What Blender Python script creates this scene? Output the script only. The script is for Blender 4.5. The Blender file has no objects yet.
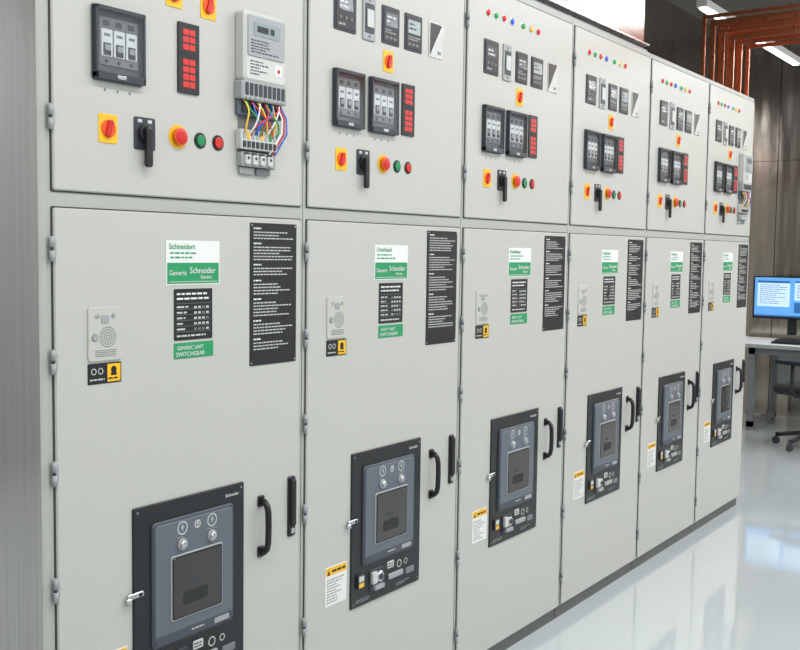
import bpy, bmesh, math, random
from mathutils import Vector, Matrix
random.seed(7)
sc=bpy.context.scene
try:
    sc.view_settings.view_transform='Standard'
except Exception: pass
W=0.8
def lin(c):
    return tuple(((v/255)/12.92 if v/255<=0.04045 else ((v/255+0.055)/1.055)**2.4) for v in c)+(1,)
MATS={}
def mat(name,rgb,rough=.5,metal=0,emit=0,spec=.5,noise=0,nscale=40,bump=0,coat=0):
    m=bpy.data.materials.new(name);m.use_nodes=True;nt=m.node_tree;b=nt.nodes['Principled BSDF']
    c=lin(rgb)
    b.inputs['Base Color'].default_value=c;b.inputs['Roughness'].default_value=rough;b.inputs['Metallic'].default_value=metal
    b.inputs['Specular IOR Level'].default_value=spec
    b.inputs['Coat Weight'].default_value=coat
    if emit:
        b.inputs['Emission Color'].default_value=c;b.inputs['Emission Strength'].default_value=emit
    tc=nt.nodes.new('ShaderNodeTexCoord');n=nt.nodes.new('ShaderNodeTexNoise');n.inputs['Scale'].default_value=nscale;n.inputs['Detail'].default_value=4
    nt.links.new(tc.outputs['Object'],n.inputs['Vector'])
    r=nt.nodes.new('ShaderNodeMapRange');r.inputs['To Min'].default_value=max(0,rough-.04-noise);r.inputs['To Max'].default_value=min(1,rough+.04+noise)
    nt.links.new(n.outputs['Fac'],r.inputs['Value']);nt.links.new(r.outputs['Result'],b.inputs['Roughness'])
    if bump:
        bp=nt.nodes.new('ShaderNodeBump');bp.inputs['Strength'].default_value=bump;bp.inputs['Distance'].default_value=.001
        nt.links.new(n.outputs['Fac'],bp.inputs['Height']);nt.links.new(bp.outputs['Normal'],b.inputs['Normal'])
    MATS[name]=m;return m
mat('paint',(185,185,177),.34,noise=.03,nscale=300,bump=.08)
mat('paint_frame',(170,171,163),.42)
mat('gasket',(60,60,58),.7)
mat('plinth',(95,96,94),.5)
mat('black',(22,23,26),.38)
mat('black_matt',(30,31,33),.6)
mat('charcoal',(48,52,58),.4)
mat('slate',(92,99,108),.42)
mat('slate_dark',(64,70,78),.45)
mat('white',(225,226,222),.4)
mat('offwhite',(195,196,190),.45)
mat('ltgrey',(155,158,158),.4)
mat('midgrey',(112,115,116),.45)
mat('silver',(190,190,190),.28,1)
mat('chrome',(200,200,200),.2,1)
mat('yellow',(238,182,20),.4)
mat('red',(200,28,25),.35)
mat('redlit',(205,42,36),.35,emit=.08)
mat('orange',(225,85,20),.4)
mat('green',(20,130,75),.35)
mat('green_label',(25,145,90),.45)
mat('bluelamp',(40,90,220),.25,emit=.2)
mat('greenlamp',(20,160,80),.25,emit=.2)
mat('redlamp',(215,30,25),.25,emit=.2)
mat('yellowlamp',(240,190,60),.25,emit=.2)
mat('lcd',(140,153,150),.2)
mat('lcd_dark',(85,94,98),.15)
mat('beige_plate',(186,186,176),.45)
mat('wire_red',(200,40,35),.4);mat('wire_blue',(40,90,190),.4);mat('wire_yellow',(235,195,40),.4);mat('wire_green',(40,150,80),.4);mat('wire_white',(225,225,225),.4)
mat('window_glass',(36,32,31),.05,spec=.6,coat=.4)
mat('copper',(205,125,88),.3,.9,noise=.06)
mat('screen',(90,150,210),.3,emit=.7)
mat('screen_win',(185,212,238),.3,emit=.6)
mat('screen_dk',(40,95,150),.3,emit=.6)
mat('desk_top',(222,224,225),.35)
mat('led',(245,250,255),.5,emit=4)
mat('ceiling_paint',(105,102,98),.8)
mat('wall_paint',(195,197,198),.6)
mat('wall_paint_dark',(112,110,108),.6)
def glass():
    m=bpy.data.materials.new('clear_cover');m.use_nodes=True;nt=m.node_tree;nt.nodes.clear()
    o=nt.nodes.new('ShaderNodeOutputMaterial');t=nt.nodes.new('ShaderNodeBsdfTransparent');t.inputs[0].default_value=(.88,.9,.92,1)
    g=nt.nodes.new('ShaderNodeBsdfGlossy');g.inputs['Roughness'].default_value=.1;mx=nt.nodes.new('ShaderNodeMixShader');mx.inputs[0].default_value=.14
    nt.links.new(t.outputs[0],mx.inputs[1]);nt.links.new(g.outputs[0],mx.inputs[2]);nt.links.new(mx.outputs[0],o.inputs[0])
    MATS['clear']=m
glass()
def stainless(name,rgb,r0,r1,k0=.82,k1=1.12,wav=.5):
    m=bpy.data.materials.new(name);m.use_nodes=True;nt=m.node_tree;b=nt.nodes['Principled BSDF']
    b.inputs['Metallic'].default_value=1;b.inputs['Anisotropic'].default_value=.6
    tg=nt.nodes.new('ShaderNodeTangent');tg.direction_type='RADIAL';tg.axis='Z';nt.links.new(tg.outputs[0],b.inputs['Tangent'])
    tc=nt.nodes.new('ShaderNodeTexCoord');mp=nt.nodes.new('ShaderNodeMapping');mp.inputs['Scale'].default_value=(70,70,.25)
    n=nt.nodes.new('ShaderNodeTexNoise');n.inputs['Scale'].default_value=4;n.inputs['Detail'].default_value=3
    nt.links.new(tc.outputs['Object'],mp.inputs[0]);nt.links.new(mp.outputs[0],n.inputs['Vector'])
    r=nt.nodes.new('ShaderNodeMapRange');r.inputs['To Min'].default_value=r0;r.inputs['To Max'].default_value=r1
    nt.links.new(n.outputs['Fac'],r.inputs['Value']);nt.links.new(r.outputs['Result'],b.inputs['Roughness'])
    cr=nt.nodes.new('ShaderNodeValToRGB');c=lin(rgb);cr.color_ramp.elements[0].color=tuple(v*k0 for v in c[:3])+(1,);cr.color_ramp.elements[1].color=tuple(min(1,v*k1) for v in c[:3])+(1,)
    cr.color_ramp.elements[0].position=.3;cr.color_ramp.elements[1].position=.7
    nt.links.new(n.outputs['Fac'],cr.inputs[0]);nt.links.new(cr.outputs[0],b.inputs['Base Color'])
    # gentle waviness of thin sheet metal
    mp2=nt.nodes.new('ShaderNodeMapping');mp2.inputs['Scale'].default_value=(5,5,.5)
    n2=nt.nodes.new('ShaderNodeTexNoise');n2.inputs['Scale'].default_value=1;n2.inputs['Detail'].default_value=1
    nt.links.new(tc.outputs['Object'],mp2.inputs[0]);nt.links.new(mp2.outputs[0],n2.inputs['Vector'])
    bp=nt.nodes.new('ShaderNodeBump');bp.inputs['Strength'].default_value=wav;bp.inputs['Distance'].default_value=.05
    nt.links.new(n2.outputs['Fac'],bp.inputs['Height']);nt.links.new(bp.outputs['Normal'],b.inputs['Normal'])
    MATS[name]=m
stainless('steel',(135,131,127),.22,.28,.93,1.05,.15)
stainless('steel_left',(168,165,161),.13,.2,.9,1.06,.6)
stainless('steel_wall',(205,198,190),.14,.2,.93,1.05,.45)
def floormat():
    m=bpy.data.materials.new('epoxy');m.use_nodes=True;nt=m.node_tree;b=nt.nodes['Principled BSDF']
    tc=nt.nodes.new('ShaderNodeTexCoord');n=nt.nodes.new('ShaderNodeTexNoise');n.inputs['Scale'].default_value=1.2;n.inputs['Detail'].default_value=5
    nt.links.new(tc.outputs['Object'],n.inputs['Vector'])
    cr=nt.nodes.new('ShaderNodeValToRGB');cr.color_ramp.elements[0].color=lin((182,189,190));cr.color_ramp.elements[1].color=lin((196,202,203))
    nt.links.new(n.outputs['Fac'],cr.inputs[0]);nt.links.new(cr.outputs[0],b.inputs['Base Color'])
    b.inputs['Roughness'].default_value=.08;b.inputs['Coat Weight'].default_value=.7;b.inputs['Coat Roughness'].default_value=.04
    bp=nt.nodes.new('ShaderNodeBump');bp.inputs['Strength'].default_value=.05;bp.inputs['Distance'].default_value=.01
    nt.links.new(n.outputs['Fac'],bp.inputs['Height']);nt.links.new(bp.outputs['Normal'],b.inputs['Normal'])
    MATS['epoxy']=m
floormat()
ZE=1.494
def zmap(z):
    if z<0.06 or z>1.42: return z
    return ZE-(ZE-z)*1.027
class MB:
    def __init__(s): s.bm=bmesh.new();s.m=[]
    def mi(s,n):
        if n not in s.m: s.m.append(n)
        return s.m.index(n)
    def face(s,vs,m,smooth=False):
        try: f=s.bm.faces.new(vs)
        except ValueError: return
        f.material_index=s.mi(m);f.smooth=smooth
    def box(s,x0,x1,y0,y1,z0,z1,m):
        v=[s.bm.verts.new(p) for p in ((x0,y0,z0),(x1,y0,z0),(x1,y1,z0),(x0,y1,z0),(x0,y0,z1),(x1,y0,z1),(x1,y1,z1),(x0,y1,z1))]
        for q in ((0,3,2,1),(4,5,6,7),(0,1,5,4),(1,2,6,5),(2,3,7,6),(3,0,4,7)): s.face([v[i] for i in q],m)
    def loft(s,rings,m,smooth=False,cap=True,M=None):
        R=[[s.bm.verts.new((M@Vector(p)) if M else p) for p in r] for r in rings]
        n=len(R[0])
        for a,b in zip(R,R[1:]):
            for i in range(n): s.face([a[i],a[(i+1)%n],b[(i+1)%n],b[i]],m,smooth)
        if cap: s.face(R[0][::-1],m);s.face(R[-1],m)
    def outline(s,x0,x1,z0,z1,r,seg=4):
        r=min(r,(x1-x0)/2-1e-5,(z1-z0)/2-1e-5);pts=[]
        if r<=1e-5: return [(x0,z0),(x1,z0),(x1,z1),(x0,z1)]
        for cx,cz,a in ((x0+r,z0+r,180),(x1-r,z0+r,270),(x1-r,z1-r,0),(x0+r,z1-r,90)):
            for k in range(seg+1):
                t=math.radians(a+90*k/seg);pts.append((cx+r*math.cos(t),cz+r*math.sin(t)))
        return pts
    def plate(s,x0,x1,z0,z1,yb,yf,m,r=0,ch=.001,M=None):
        ch=min(ch,(x1-x0)/3,(z1-z0)/3,abs(yb-yf))
        o=s.outline(x0,x1,z0,z1,r);i=s.outline(x0+ch,x1-ch,z0+ch,z1-ch,max(0,r-ch) if r>0 else 0)
        if len(i)!=len(o): i=o
        s.loft([[(x,yb,z) for x,z in o],[(x,yf+ch,z) for x,z in o],[(x,yf,z) for x,z in i]],m,M=M)
    def cyl(s,cx,cz,r,yb,yf,m,seg=20,ch=.001,M=None):
        def c(rr,y): return [(cx+rr*math.cos(2*math.pi*k/seg),y,cz+rr*math.sin(2*math.pi*k/seg)) for k in range(seg)]
        s.loft([c(r,yb),c(r,yf+ch),c(r-ch,yf)],m,M=M)
    def dome(s,cx,cz,r,yb,h,m,seg=16):
        rings=[]
        for k in range(5):
            a=math.pi/2*k/5*1.0
            rings.append([(cx+r*math.cos(a)*math.cos(2*math.pi*j/seg),yb-h*math.sin(a),cz+r*math.cos(a)*math.sin(2*math.pi*j/seg)) for j in range(seg)])
        rings.append([(cx+r*.08*math.cos(2*math.pi*j/seg),yb-h,cz+r*.08*math.sin(2*math.pi*j/seg)) for j in range(seg)])
        s.loft(rings,m,True)
    def ring(s,cx,cz,r,w,y,m,seg=24):
        a=[s.bm.verts.new((cx+r*math.cos(2*math.pi*k/seg),y,cz+r*math.sin(2*math.pi*k/seg))) for k in range(seg)]
        b=[s.bm.verts.new((cx+(r-w)*math.cos(2*math.pi*k/seg),y,cz+(r-w)*math.sin(2*math.pi*k/seg))) for k in range(seg)]
        for i in range(seg): s.face([a[i],a[(i+1)%seg],b[(i+1)%seg],b[i]],m)
    def quad(s,x0,x1,z0,z1,y,m):
        s.face([s.bm.verts.new(p) for p in ((x0,y,z0),(x1,y,z0),(x1,y,z1),(x0,y,z1))],m)
    def poly(s,pts,y,m): s.face([s.bm.verts.new((a,y,b)) for a,b in pts],m)
    def tube(s,pts,r,m,seg=8,smooth=True):
        pts=[Vector(p) for p in pts];rings=[]
        for i,p in enumerate(pts):
            d=(pts[min(i+1,len(pts)-1)]-pts[max(i-1,0)]).normalized()
            up=Vector((0,0,1)) if abs(d.z)<.9 else Vector((1,0,0))
            if i==0: a=d.cross(up).normalized()
            else: a=(a-d*a.dot(d)).normalized()
            b=d.cross(a);rings.append([tuple(p+a*r*math.cos(2*math.pi*k/seg)+b*r*math.sin(2*math.pi*k/seg)) for k in range(seg)])
        s.loft(rings,m,smooth)
    def text(s,x0,x1,z0,z1,rows,y,m,fill=.45,wmin=.4,rng=None):
        rng=rng or random.Random(rows*31+int(x0*1000));h=(z1-z0)/rows
        for r in range(rows):
            zt=z1-r*h-h*(1-fill)/2;x=x0;end=x0+(x1-x0)*rng.uniform(wmin,1)
            while x<end-.002:
                w=min(rng.uniform(.005,.016)*max(.5,h/.008),end-x)
                s.quad(x,x+w,zt-h*fill,zt,y,m);x+=w+.0025*max(.5,h/.008)
    def mesh(s,name,ys=1,zm=False):
        bmesh.ops.recalc_face_normals(s.bm,faces=s.bm.faces)
        if ys!=1 or zm:
            for v in s.bm.verts:
                v.co.y*=ys
                if zm: v.co.z=zmap(v.co.z)
        me=bpy.data.meshes.new(name);s.bm.to_mesh(me);s.bm.free()
        for n in s.m: me.materials.append(MATS[n])
        return me
def obj(name,me,parent=None,loc=(0,0,0)):
    o=bpy.data.objects.new(name,me);bpy.context.collection.objects.link(o);o.location=loc
    if parent: o.parent=parent
    return o
def empty(name,loc=(0,0,0)):
    e=bpy.data.objects.new(name,None);e.empty_display_size=.1;bpy.context.collection.objects.link(e);e.location=loc;return e

Z0,ZS0,ZS1,ZT=.06,1.575,1.611,2.389
def m_carcass():
    b=MB()
    b.box(.0015,W-.0015,.006,1.2,.058,2.412,'paint_frame')
    b.box(.004,W-.004,.02,1.19,0,.058,'plinth')
    b.plate(.0115,W-.010,Z0+.004,ZS0+.003,.006,.0035,'gasket',.004,.0005)
    b.plate(.0115,W-.010,ZS1-.003,ZT+.003,.006,.0035,'gasket',.004,.0005)
    return b.mesh('carcass')
def hinge(b,x,z):
    b.plate(x-.004,x+.012,z-.018,z+.018,.0,-.003,'ltgrey',.003)
    for a,c,r,m in ((-.026,-.003,.0055,'ltgrey'),(.003,.026,.0055,'ltgrey'),(-.003,.003,.004,'gasket')):
        b.loft([[(x+r*math.cos(t*math.pi/5),-.003+r*math.sin(t*math.pi/5),zz) for t in range(10)] for zz in (z+a,z+c)],m,True)
def m_udoor():
    b=MB();b.plate(.015,.787,ZS1,ZT,.02,-.001,'paint',.006,.003)
    for z in (1.76,2.26): hinge(b,.008,z)
    return b.mesh('upper_door')
def m_ldoor():
    b=MB();b.plate(.015,.787,Z0,ZS0,.02,-.001,'paint',.006,.003)
    for z in (1.49,1.255,1.02,.77,.45,.18): hinge(b,.008,z)
    return b.mesh('lower_door')
D=-.001
def rot_switch(b,x,z):
    b.plate(x-.025,x+.025,z-.031,z+.031,D,D-.006,'yellow',.004)
    b.cyl(x,z,.019,D-.006,D-.012,'orange')
    M=Matrix.Translation((x,0,z))@Matrix.Rotation(.3,4,'Y')
    b.plate(-.006,.006,-.019,.019,D-.012,D-.026,'red',.005,.002,M=M)
def handle_switch(b,x,z,a=0):
    b.plate(x-.03,x+.03,z-.036,z+.036,D,D-.008,'charcoal',.005)
    b.cyl(x,z,.020,D-.008,D-.028,'black')
    M=Matrix.Translation((x,0,z))@Matrix.Rotation(a,4,'Y')
    b.plate(-.009,.009,-.075,.014,D-.028,D-.052,'black',.008,.003,M=M)
    b.quad(x-.02,x-.008,z+.024,z+.031,D-.0085,'offwhite')
    b.quad(x+.008,x+.02,z+.024,z+.031,D-.0085,'offwhite')
def estop(b,x,z):
    b.cyl(x,z,.028,D,D-.005,'yellow')
    b.cyl(x,z,.014,D-.005,D-.018,'gasket')
    b.cyl(x,z,.020,D-.018,D-.034,'orange',ch=.003)
    b.dome(x,z,.017,D-.034,.006,'red')
def button(b,x,z,m):
    b.cyl(x,z,.019,D,D-.006,'black');b.cyl(x,z,.013,D-.006,D-.016,m,ch=.002)
def lamp(b,x,z,m):
    b.cyl(x,z,.0135,D,D-.005,'silver');b.dome(x,z,.0105,D-.005,.016,m)
def mcb(b,x0,x1,z0,z1,seed):
    w=x1-x0
    b.plate(x0-.003,x1+.003,z0-.003,z1+.003,D,D-.004,'midgrey',.008)
    b.plate(x0,x1,z0,z1,D-.004,D-.006,'slate_dark',.006)
    n=3;mw=(w-.034)/n
    b.box(x0+.015,x1-.015,D-.016,D-.006,z0+.032,z1-.022,'midgrey')
    for i in range(n):
        xx=x0+.017+i*mw
        b.plate(xx+.002,xx+mw-.002,z0+.050,z1-.047,D-.016,D-.022,'white',.002)
        b.plate(xx+mw*.2,xx+mw*.8,z0+.052,z0+.078,D-.022,D-.024,'black',.001)
        b.plate(xx+mw*.26,xx+mw*.74,z0+.062,z0+.074,D-.024,D-.032,'ltgrey',.002)
        b.plate(xx+mw*.25,xx+mw*.75,z1-.040,z1-.028,D-.016,D-.018,'charcoal',.003)
        b.cyl(xx+mw*.5,z0+.040,.0045,D-.016,D-.019,'charcoal',8)
        b.quad(xx+mw*.25,xx+mw*.75,z0+.092,z0+.098,D-.0223,'midgrey')
    for (a,c,d,e) in ((x0,x1,z1-.009,z1),(x0,x1,z0,z0+.016),(x0,x0+.006,z0,z1),(x1-.006,x1,z0,z1)):
        b.plate(a,c,d,e,D-.006,D-.040,'charcoal',.003)
    b.quad(x0+.005,x1-.005,z0+.015,z1-.008,D-.037,'clear')
    b.plate((x0+x1)/2-.012,(x0+x1)/2+.012,z0+.004,z0+.012,D-.040,D-.044,'silver',.002)
    for k in (.25,.5,.75): b.cyl(x0+w*k,z0-.02,.0035,D,D-.003,'midgrey',10)
def annun(b,x0,x1,z0,z1):
    b.plate(x0,x1,z0,z1,D,D-.014,'black',.003)
    n=8;h=(z1-z0-.024)/n
    for i in range(n):
        za=z0+.012+i*h
        if i==4:
            b.plate(x0+.008,x1-.008,za+.002,za+h-.002,D-.014,D-.0155,'black_matt',.001);continue
        for a,c in ((x0+.014,(x0+x1)/2-.001),((x0+x1)/2+.001,x1-.014)):
            b.plate(a,c,za+.002,za+h-.002,D-.014,D-.0155,'redlit',.001,.0004)
def gauge(b,x0,x1,z0,z1,kind):
    if kind=='tri':
        b.plate(x0,x1,z0,z1,D,D-.008,'silver',.002)
        b.poly([(x0+.004,z0+.004),(x1-.004,z1-.004),(x0+.004,z1-.004)],D-.0084,'black')
        b.poly([(x0+.008,z0+.004),(x1-.004,z0+.004),(x1-.004,z1-.012)],D-.0084,'offwhite');b.quad(x1-.03,x1-.01,z0+.012,z0+.022,D-.009,'midgrey');return
    if kind=='tall':
        b.plate(x0,x1,z0-.006,z1+.004,D,D-.014,'ltgrey',.004,.002)
        b.plate(x0+.008,x1-.008,z0+.014,z1-.018,D-.014,D-.017,'charcoal',.003)
        b.plate(x0+.014,x1-.014,z0+.03,z1-.035,D-.017,D-.026,'offwhite',.002)
        b.cyl((x0+x1)/2,z1-.008,.005,D-.014,D-.018,'midgrey',10);b.cyl((x0+x1)/2,z0+.005,.005,D-.014,D-.018,'midgrey',10);return
    b.plate(x0,x1,z0,z1,D,D-.010,'charcoal',.004,.002)
    b.plate(x0+.006,x1-.006,z0+.006,z1-.006,D-.010,D-.014,'black',.003)
    if kind=='m1':
        b.plate(x0+.018,x1-.018,z1-.058,z1-.022,D-.014,D-.0155,'lcd_dark',.002,.0004)
        b.text(x0+.022,x1-.022,z1-.055,z1-.028,2,D-.0158,'offwhite')
        for i in range(3): b.cyl(x0+.025+i*.024,z0+.036,.005,D-.014,D-.018,'midgrey',10)
        b.text(x0+.018,x1-.018,z0+.012,z0+.024,1,D-.0144,'ltgrey')
    else:
        b.plate(x0+.014,x1-.014,z1-.058,z1-.018,D-.014,D-.0155,'lcd' if kind=='m4' else 'lcd_dark',.002,.0004)
        b.text(x0+.02,x1-.02,z1-.05,z1-.024,2,D-.0158,'black' if kind=='m4' else 'offwhite')
        b.text(x0+.014,x1-.014,z0+.03,z0+.044,2,D-.0144,'ltgrey')
        for i in range(3): b.plate(x0+.014+i*.02,x0+.028+i*.02,z0+.014,z0+.022,D-.014,D-.017,'midgrey',.003)
def m_upper(kind):
    b=MB()
    for x,c in zip((.139,.193,.248,.305,.386,.447,.50),('redlamp','greenlamp','redlamp','bluelamp','greenlamp','yellowlamp','redlamp')): lamp(b,x,2.307,c)
    if kind=='meter1':
        rot_switch(b,.341,2.075);rot_switch(b,.447,2.068)
        gauge(b,.115,.215,2.115,2.222,'m1')
        mcb(b,.113,.246,1.852,2.006,1);annun(b,.350,.415,1.854,2.015)
    else:
        gauge(b,.115,.213,2.103,2.218,'m1');gauge(b,.243,.302,2.103,2.218,'tall');gauge(b,.335,.422,2.103,2.212,'m3')
        gauge(b,.450,.542,2.103,2.212,'m4');gauge(b,.582,.658,2.103,2.212,'tri')
        rot_switch(b,.37,2.053)
        mcb(b,.113,.243,1.840,1.996,2);mcb(b,.276,.409,1.840,1.996,3);annun(b,.440,.505,1.846,2.0)
    rot_switch(b,.153,1.75);handle_switch(b,.253,1.749);estop(b,.352,1.752)
    button(b,.421,1.75,'green');button(b,.479,1.75,'red')
    return b.mesh('control_instruments',.4)
def m_meter():
    b=MB();x0,x1=.537,.69
    b.plate(x0+.01,x1-.01,1.70,2.06,D,D-.004,'midgrey',.004)
    b.plate(x0,x1,1.905,2.078,D-.004,D-.05,'offwhite',.014,.008)
    b.plate(x0+.010,x1-.010,1.968,2.066,D-.05,D-.054,'ltgrey',.006)
    b.plate(x0+.03,x1-.03,2.018,2.052,D-.054,D-.056,'lcd',.003,.0005)
    b.text(x0+.04,x1-.045,2.024,2.046,1,D-.0565,'black',fill=.7,wmin=.9)
    b.text(x0+.02,x1-.02,1.975,2.010,5,D-.0545,'charcoal')
    b.text(x0+.02,x1-.055,1.922,1.960,5,D-.0505,'charcoal')
    b.plate(x1-.045,x1-.02,1.93,1.957,D-.05,D-.052,'white',.002);b.cyl(x1-.032,1.943,.005,D-.052,D-.055,'red',10)
    b.plate(x0-.005,x1+.005,1.862,1.908,D-.004,D-.045,'ltgrey',.006,.004)
    for i in range(9):
        xx=x0+.012+i*.0163
        b.plate(xx-.0058,xx+.0058,1.873,1.903,D-.045,D-.047,'charcoal',.002,.0004)
        b.cyl(xx,1.868,.004,D-.045,D-.048,'silver',8)
    b.plate(x0-.002,x1+.002,1.825,1.861,D-.004,D-.02,'slate',.004)
    for i in range(8): b.plate(x0+.01+i*.018,x0+.02+i*.018,1.832,1.855,D-.02,D-.028,'charcoal',.002)
    cols=['wire_yellow','wire_green','wire_red','wire_blue','wire_yellow','wire_white','wire_red','wire_green','wire_blue','wire_yellow','wire_red','wire_white']
    rg=random.Random(4)
    for i,c in enumerate(cols):
        xa=x0+.01+i*.0118;xb=x0+.018+((i*5)%12)*.0098;s=(-1)**i*.022
        p=[Vector((xa,D-.03,1.862)),Vector((xa+s,D-.052-rg.uniform(0,.012),1.83)),Vector((xb-s,D-.06,1.815)),Vector((xb,D-.03,1.775))]
        P=[p[0]*(1-t)**3+p[1]*3*t*(1-t)**2+p[2]*3*t*t*(1-t)+p[3]*t**3 for t in [k/8 for k in range(9)]]
        b.tube(P,.0026,c,6)
    for j,c in enumerate(('wire_blue','wire_red','wire_white')):
        P=[(x1-.01-.008*j,D-.03,1.86),(x1+.010-.008*j,D-.035,1.83),(x1+.008-.01*j,D-.04,1.79),(x1-.01-.01*j,D-.03,1.76),(x1-.03-.01*j,D-.03,1.735)]
        b.tube(P,.0028,c,6)
    b.plate(x0,x1-.02,1.742,1.79,D-.004,D-.032,'offwhite',.003)
    for i in range(8):
        xx=x0+.012+i*.0155
        b.plate(xx-.005,xx+.005,1.767,1.785,D-.032,D-.034,'yellow' if i in(1,4) else ('green' if i==6 else 'ltgrey'),.001,.0004)
        b.plate(xx-.005,xx+.005,1.746,1.762,D-.032,D-.036,'charcoal',.001,.0004)
    b.plate(x0+.005,x1-.03,1.70,1.735,D-.004,D-.028,'ltgrey',.004)
    for i in range(4):
        xx=x0+.022+i*.027;b.plate(xx-.009,xx+.009,1.704,1.728,D-.028,D-.04,'offwhite',.004,.002);b.cyl(xx,1.720,.004,D-.04,D-.042,'charcoal',8)
        b.plate(xx-.009,xx+.009,1.729,1.734,D-.028,D-.032,'charcoal',.001)
    b.plate(x0+.01,x0+.06,1.682,1.698,D,D-.014,'ltgrey',.003);b.plate(x0+.068,x1-.035,1.682,1.698,D,D-.014,'midgrey',.003)
    return b.mesh('energy_meter',.65)
def m_labels(k):
    b=MB();rng=random.Random(50+k)
    T=.0015
    b.plate(.314,.484,1.411,1.513,D,D-T,'white',.003,.0004);y=D-T-.0004
    b.plate(.317,.481,1.414,1.461,D-T,D-T-.0005,'green_label',.002,.0002)
    b.text(.326,.42,1.468,1.489,2,y,'green_label',fill=.38,wmin=.7,rng=rng)
    b.text(.322,.475,1.4165,1.4205,1,y-.0004,'offwhite',fill=.5,wmin=.95,rng=rng)
    b.plate(.338,.460,1.284,1.402,D,D-T,'black',.003,.0004)
    b.text(.346,.45,1.374,1.396,2,y,'white',fill=.4,wmin=.85,rng=rng)
    for r in range(6):
        z=1.368-r*.013;b.quad(.344,.454,z,z+.001,y,'midgrey')
    b.text(.346,.385,1.303,1.367,5,y,'offwhite',fill=.3,wmin=.5,rng=rng)
    for r in range(5):
        for c in range(4): b.quad(.40+c*.013,.4085+c*.013,1.3065+r*.0125,1.3115+r*.0125,y,'offwhite' if rng.random()<.75 else 'midgrey')
    b.text(.346,.45,1.289,1.299,1,y,'offwhite',fill=.4,wmin=.8,rng=rng)
    b.plate(.338,.463,1.242,1.278,D,D-T,'green_label',.002,.0004)
    b.plate(.095,.184,1.254,1.369,D,D-.004,'beige_plate',.008,.0015);yv=D-.0043
    for cx,cz,rr in ((.118,1.350,.005),(.160,1.350,.005)):
        b.cyl(cx,cz,rr,D-.004,D-.0055,'silver',14,.0005)
    b.plate(.128,.150,1.334,1.352,D-.004,D-.0055,'ltgrey',.004)
    for rr in (.022,.0165,.011,.0055): b.ring(.146,1.305,rr,.0018,yv,'midgrey')
    b.cyl(.112,1.305,.007,D-.004,D-.006,'ltgrey',14,.0005);b.ring(.112,1.305,.0085,.0015,yv,'midgrey')
    for i in range(4): b.quad(.112,.168,1.264+i*.004,1.2656+i*.004,yv,'midgrey')
    b.plate(.095,.184,1.206,1.250,D,D-T,'black',.002,.0004)
    b.quad(.146,.181,1.209,1.247,y,'yellow');b.text(.148,.178,1.212,1.220,1,y-.0003,'black',wmin=.9,rng=rng)
    b.cyl(.163,1.234,.008,D-T,D-T-.0008,'black',10,.0002);b.quad(.155,.171,1.222,1.228,y-.0003,'black')
    b.ring(.11,1.233,.007,.002,y,'offwhite');b.ring(.128,1.233,.007,.002,y,'offwhite');b.text(.1,.14,1.212,1.219,1,y,'offwhite',wmin=.9,rng=rng)
    b.plate(.590,.766,1.205,1.562,D,D-.002,'black',.003,.0006)
    y2=D-.0025;z=1.552
    while z>1.26:
        n=rng.choice((3,4,5,6))
        if z-n*.0078-.010<1.215: break
        b.text(.602,.63,z-.0075,z,1,y2,'white',fill=.5,wmin=1,rng=rng)
        b.text(.602,.754,z-.0095-n*.0078,z-.0095,n,y2,'offwhite',fill=.38,wmin=.55,rng=rng);z-=.015+n*.0078
    for sx in (.596,.760):
        for sz in (1.212,1.556): b.cyl(sx,sz,.0025,D-.002,D-.003,'silver',8,.0005)
    b.plate(.098,.196,.505,.616,D,D-T,'white',.002,.0004);b.quad(.100,.194,.592,.614,y,'yellow')
    b.poly([(.106,.594),(.120,.594),(.113,.609)],y-.0003,'black');b.text(.127,.19,.597,.608,1,y-.0003,'black',fill=.6,wmin=.9,rng=rng)
    b.text(.105,.19,.512,.583,9,y,'midgrey',fill=.35,wmin=.5,rng=rng)
    return b.mesh('signs_and_placards',1,True)
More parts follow.
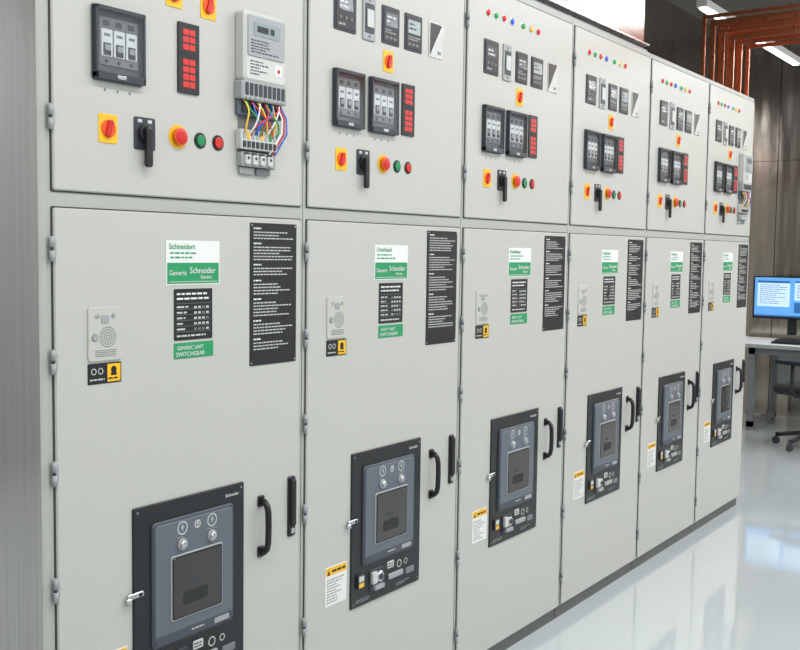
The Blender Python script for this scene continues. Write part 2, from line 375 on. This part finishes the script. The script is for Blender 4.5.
def m_breaker():
    b=MB();x0,x1,z0,z1=.212,.568,.467,.92
    b.plate(x0,x1,z0,z1,D,D-.005,'black',.004,.002);yf=D-.005
    b.plate(.262,.526,.583,.876,yf,yf-.006,'slate_dark',.012,.003)
    b.plate(.269,.519,.590,.869,yf-.006,yf-.008,'slate',.012,.0015);yg=yf-.008
    b.plate(.269,.519,.590,.612,yg,yg-.001,'slate_dark',.01,.0004)
    b.plate(.314,.482,.636,.790,yg,yg-.003,'ltgrey',.007,.0015)
    b.plate(.3175,.4785,.6395,.7865,yg-.003,yg-.0038,'black',.006,.0003)
    b.plate(.321,.475,.643,.783,yg-.0038,yg-.0046,'window_glass',.005,.0003)
    b.plate(.350,.43,.668,.700,yg-.0046,yg-.0049,'black_matt',.01,.0001)
    b.plate(.372,.40,.712,.724,yg-.0046,yg-.0049,'charcoal',.003,.0001)
    for kx in (.350,.446):
        b.cyl(kx,.812,.0145,yg,yg-.006,'ltgrey',18,.002);b.cyl(kx,.812,.010,yg-.006,yg-.011,'silver',14,.002)
    for i,kx in enumerate((.352,.400,.448)):
        b.ring(kx,.850,.016 if i!=1 else .010,.003,yg-.0004,'offwhite')
        b.quad(kx-.0015,kx+.0015,.844,.858,yg-.0005,'offwhite');b.quad(kx-.005,kx+.005,.850,.8525,yg-.0005,'offwhite')
    b.text(.335,.375,.828,.832,1,yg-.0005,'ltgrey');b.text(.43,.47,.828,.832,1,yg-.0005,'ltgrey')
    b.text(.38,.42,.598,.606,1,yg-.0014,'offwhite',wmin=1);b.plate(.455,.505,.594,.607,yg-.001,yg-.0016,'ltgrey',.002,.0002)
    for sx in (x0+.012,x1-.012):
        for sz in (z0+.012,z1-.012): b.cyl(sx,sz,.0035,yf,yf-.0015,'midgrey',10)
    b.plate(.238,.268,.522,.562,yf,yf-.008,'charcoal',.003);b.quad(.241,.265,.543,.559,yf-.0085,'offwhite');b.quad(.241,.265,.526,.539,yf-.0085,'yellow')
    b.plate(.300,.372,.497,.562,yf,yf-.003,'charcoal',.004)
    b.plate(.306,.330,.520,.556,yf-.003,yf-.012,'offwhite',.004,.002)
    b.cyl(.346,.536,.017,yf-.003,yf-.012,'silver',20,.003);b.cyl(.346,.536,.009,yf-.012,yf-.015,'charcoal',12)
    b.plate(.315,.362,.501,.514,yf-.003,yf-.014,'ltgrey',.003)
    b.plate(.392,.425,.545,.566,yf,yf-.002,'offwhite',.003);b.text(.394,.423,.548,.563,2,yf-.0024,'charcoal')
    b.ring(.455,.548,.012,.003,yf-.0004,'offwhite');b.ring(.49,.548,.009,.0025,yf-.0004,'offwhite')
    b.plate(.395,.470,.512,.528,yf,yf-.006,'ltgrey',.003);b.text(.44,.54,.480,.492,2,yf-.0005,'ltgrey',fill=.35)
    b.plate(.49,.535,.505,.524,yf,yf-.002,'midgrey',.003)
    b.text(.235,.33,.478,.490,2,yf-.0005,'ltgrey',fill=.35)
    b.plate(.194,.240,.718,.730,D-.005,D-.008,'silver',.003);b.plate(.188,.204,.708,.722,D-.006,D-.012,'silver',.004,.002)
    b.cyl(.230,.724,.005,D-.008,D-.010,'black',10)
    return b.mesh('breaker_panel',1,True)
def m_handles():
    b=MB()
    x=.632
    for z in (.728,.858): b.plate(x-.011,x+.011,z-.014,z+.014,D,D-.006,'black',.004)
    b.tube([(x,D-.004,.728),(x,D-.016,.729),(x,D-.025,.738),(x,D-.029,.755),(x,D-.030,.793),(x,D-.029,.831),(x,D-.025,.848),(x,D-.016,.857),(x,D-.004,.858)],.0085,'black',10)
    x=.751
    b.plate(x-.014,x+.014,.742,.902,D,D-.006,'black',.006,.002);b.plate(x-.009,x+.009,.770,.895,D-.006,D-.016,'black_matt',.006,.004)
    b.cyl(x,.757,.008,D-.006,D-.010,'silver',12)
    return b.mesh('pull_handle_and_latch',1,True)
def label_text(body,parent,x,z,size,mt,y=-.0035,name='label_text'):
    c=bpy.data.curves.new(name,'FONT');c.body=body;c.size=size;c.extrude=.0001;c.align_x='LEFT';c.resolution_u=3
    c.materials.append(MATS[mt]);o=bpy.data.objects.new(name,c);bpy.context.collection.objects.link(o)
    o.parent=parent;o.location=(x,y,zmap(z));o.rotation_euler=(math.pi/2,0,0)
CM=m_carcass();UD=m_udoor();LD=m_ldoor();BR=m_breaker();HD=m_handles();MT=m_meter();U1=m_upper('meter1');U2=m_upper('std')
for n in range(6):
    e=empty('switchgear_cabinet',(n*W,0,0))
    obj('carcass',CM,e);obj('upper_door',UD,e);obj('lower_door',LD,e);obj('breaker_panel',BR,e);obj('pull_handle_and_latch',HD,e)
    obj('control_instruments',U1 if n==0 else U2,e);obj('signs_and_placards',m_labels(n),e)
    if n in (0,5): obj('energy_meter',MT,e)
    label_text('Schneidert' if n==0 else 'OneNeed',e,.322,1.493,.019,'green_label')
    label_text('Generic',e,.321,1.432,.017,'white',-.0042)
    label_text('Schneider' ,e,.385,1.436,.021,'white',-.0042)
    label_text('Electric' ,e,.420,1.423,.012,'white',-.0042)
    label_text('GENERIC UNIT' if n==0 else 'SAFETY UNIT',e,.346,1.262,.0125,'white')
    label_text('SWITCHGEAR',e,.343,1.247,.0145,'white')
    label_text('Schneider',e,.500,.892,.012,'white',-.0066)

b=MB()
b.plate(0.0,3.19,2.425,3.55,.9,.035,'steel',0,.002)
b.box(0.0,3.19,.018,.9,2.412,2.425,'ltgrey')
b.box(0.0,3.20,.010,.035,2.445,2.452,'silver')
obj('ventilation_duct_housing',b.mesh('ventilation_duct_housing'))
H=3.6;XL,XR,YF,YB=-3.0,8.5,-4.0,1.4
b=MB();b.box(XL-.1,XR+.1,YF-.1,YB+.1,-.1,0,'epoxy');obj('floor',b.mesh('floor'))
b=MB();b.box(XL-.1,XR+.1,YF-.1,YB+.1,H,H+.1,'ceiling_paint');obj('ceiling',b.mesh('ceiling'))
def panel_wall(name,axis,a0,a1,pos,outd,step,m):
    b=MB();a=a0
    if axis=='x': b.box(a0,a1,min(pos,pos+outd*.1),max(pos,pos+outd*.1),0,H,'gasket')
    else: b.box(min(pos,pos+outd*.1),max(pos,pos+outd*.1),a0,a1,0,H,'gasket')
    while a<a1-.01:
        e=min(a+step,a1)
        for z0,z1 in ((0.0,2.38),(2.386,H)):
            q=pos-outd*.012
            if axis=='x': b.box(a+.004,e-.004,min(pos,q),max(pos,q),z0,z1,m)
            else: b.box(min(pos,q),max(pos,q),a+.004,e-.004,z0,z1,m)
        a=e
    return obj(name,b.mesh(name))
panel_wall('wall_back','x',XL,XR,YB,1,.92,'steel_wall')
panel_wall('wall_right','y',YF,YB,XR,1,.54,'steel_wall')
b=MB();b.box(XL,XR,YF-.1,YF,0,H,'wall_paint');obj('wall_front',b.mesh('wall_front'))
b=MB();b.box(XL-.1,XL,YF,YB,0,H,'wall_paint')
for yy in (-3.6,-2.2,-.9): b.box(XL,XL+.03,yy,yy+.55,0,2.6,'wall_paint_dark')
obj('wall_left',b.mesh('wall_left'))
b=MB();b.plate(-1.25,-.024,0,H,.16,-.006,'steel_left',0,.003);b.box(-.024,0.0,.004,.16,0,2.412,'paint_frame');b.plate(XL+.001,-1.254,0,H,.16,-.006,'steel_left',0,.003)
obj('wall_partition',b.mesh('wall_partition'))
b=MB()
for p,xx in enumerate((4.46,4.60,4.74)):
    for i in range(4):
        yv=.20-.055*i;zh=2.84-.045*i
        b.box(xx-.006,xx+.006,yv-.010,yv+.010,2.412,zh+.010,'copper')
        b.box(xx-.006,xx+.006,YF+.001,yv-.010,zh-.010,zh+.010,'copper')
for yy in (-.8,-1.9,-3.2):
    b.box(4.40,4.80,yy-.02,yy+.02,2.675,2.695,'gasket');b.tube([(4.42,yy,2.69),(4.42,yy,H)],.006,'silver',6);b.tube([(4.78,yy,2.69),(4.78,yy,H)],.006,'silver',6)
obj('copper_busbars',b.mesh('copper_busbars'))
def light_fixture(x,y,L=1.5,z=H-.28,energy=60,w=.16,rz=0):
    b=MB()
    b.box(-L/2,L/2,-w/2,w/2,.012,.06,'white');b.box(-L/2+.02,L/2-.02,-w/2+.012,w/2-.012,.0,.012,'led')
    for s in (-1,1): b.tube([(s*L*.4,0,.06),(s*L*.4,0,H-z)],.003,'gasket',6)
    o=obj('ceiling_light',b.mesh('ceiling_light'),None,(x,y,z));o.rotation_euler=(0,0,rz)
    l=bpy.data.lights.new('lamp','AREA');l.shape='RECTANGLE';l.size=L-.05;l.size_y=w-.02;l.energy=energy;l.color=(.96,.98,1)
    lo=bpy.data.objects.new('lamp',l);bpy.context.collection.objects.link(lo);lo.parent=o;lo.location=(0,0,-.012)
for y in (-1.3,-3.1):
    for x in (-1.8,.2,2.2,4.2,6.2,7.8): light_fixture(x,y,energy=29 if x<5 else 38)  # extra fixtures at the far end, run stronger, added to brighten wall_right
light_fixture(6.6,.55,2.4,3.12,16,.07)
b=MB();X0,X1,Y0,Y1=7.45,8.25,-1.1,1.15
b.box(X0,X1,Y0,Y1,.72,.75,'desk_top');b.box(X0-.002,X0,Y0,Y1,.72,.75,'ltgrey')
for yy in (Y0+.05,.72):
    for xx in (X0+.04,X1-.05): b.box(xx,xx+.05,yy,yy+.05,.0,.72,'midgrey')
    b.box(X0+.04,X1,yy,yy+.05,.03,.08,'midgrey');b.box(X0+.04,X1,yy,yy+.05,.66,.72,'midgrey')
b.box(X1-.04,X1-.02,Y0+.1,.72,.3,.68,'ltgrey');b.box(X0+.05,X0+.08,Y0+.1,.72,.66,.72,'midgrey')
obj('office_desk',b.mesh('office_desk'))
e=empty('computer_monitor',(8.0,.56,.75));b=MB()
b.plate(-.34,.34,.19,.57,.035,0,'black',.01,.004);b.plate(-.325,.325,.212,.558,0,-.001,'screen',.001,.0003)
for a,c,d,f,m in ((-.30,-.02,.30,.53,'screen_win'),(.02,.30,.36,.53,'screen_win'),(.02,.30,.25,.34,'screen_dk'),(-.325,.325,.212,.225,'screen_dk'),(-.30,-.02,.51,.53,'screen_dk'),(.02,.3,.515,.53,'screen_dk')): b.quad(a,c,d,f,-.0015-(.0003 if 'dk' in m else 0),m)
b.text(-.28,-.04,.32,.5,10,-.002,'midgrey',fill=.3);b.text(.04,.28,.38,.5,6,-.002,'midgrey',fill=.3)
b.plate(-.04,.04,.05,.3,.06,.035,'black',.005);b.plate(-.12,.12,.0,.012,.12,-.06,'black',.004)
o=obj('display',b.mesh('display'),e);e.rotation_euler=(0,0,-math.pi/2)
b=MB();b.box(-.07,.07,-.22,.22,0,.018,'black')
for i in range(4):
    for j in range(14): b.box(-.058+i*.03,-.034+i*.03,-.21+j*.03,-.186+j*.03,.018,.024,'charcoal')
obj('computer_keyboard',b.mesh('computer_keyboard'),None,(7.68,.4,.75))
e=empty('office_chair',(7.0,.10,0));e.rotation_euler=(0,0,1.2);b=MB()
for k in range(5):
    a=k*2*math.pi/5+.3;c,s=math.cos(a),math.sin(a)
    b.tube([(.03*c,.03*s,.12),(.15*c,.15*s,.10),(.29*c,.29*s,.075)],.018,'black',8)
    M=Matrix.Translation((.29*c,.29*s,.03))@Matrix.Rotation(a,4,'Z')
    b.cyl(0,0,.03,.012,-.012,'charcoal',14,.003,M=M)
    b.tube([(.29*c,.29*s,.03),(.29*c,.29*s,.08)],.008,'charcoal',6)
b.tube([(0,0,.09),(0,0,.26)],.03,'black',12);b.tube([(0,0,.26),(0,0,.40)],.018,'silver',12);b.box(-.12,.12,-.1,.1,.39,.42,'black')
obj('base',b.mesh('base'),e)
b=MB()
def slab(x0,x1,y0,y1,z0,z1,m,r=.06):
    o=b.outline(x0,x1,y0,y1,r);i=b.outline(x0+.02,x1-.02,y0+.02,y1-.02,r-.02)
    b.loft([[(p,q,z0) for p,q in i],[(p,q,z0+.02) for p,q in o],[(p,q,z1-.02) for p,q in o],[(p,q,z1) for p,q in i]],m)
slab(-.24,.24,-.24,.24,.42,.50,'black_matt')
obj('seat',b.mesh('seat'),e)
b=MB()
M=Matrix.Translation((-.27,0,0))@Matrix.Rotation(-math.pi/2,4,'Z')@Matrix.Rotation(.12,4,'X')
b.plate(-.22,.22,.56,.95,.03,-.03,'black_matt',.08,.02,M=M)
b.tube([(-.12,0,.41),(-.26,0,.42),(-.30,0,.5),(-.32,0,.7)],.018,'black',8)
for s in (-1,1): b.tube([(-.0,s*.24,.45),(-.0,s*.30,.47),(-.0,s*.30,.67)],.014,'black',8);b.box(-.13,.13,s*.30-.035,s*.30+.035,.67,.70,'black')
obj('backrest_and_arms',b.mesh('backrest_and_arms'),e)
w=bpy.data.worlds.new('World');sc.world=w;w.use_nodes=True;w.node_tree.nodes['Background'].inputs[0].default_value=(.8,.85,.9,1);w.node_tree.nodes['Background'].inputs[1].default_value=.3
c=bpy.data.cameras.new('camera');c.sensor_width=36;c.lens=36*1009.89/800;c.clip_start=.05
o=bpy.data.objects.new('camera',c);bpy.context.collection.objects.link(o);o.location=(-1.27167,-1.79667,1.49438);o.rotation_euler=(1.49813,-.01371,-.95082);sc.camera=o
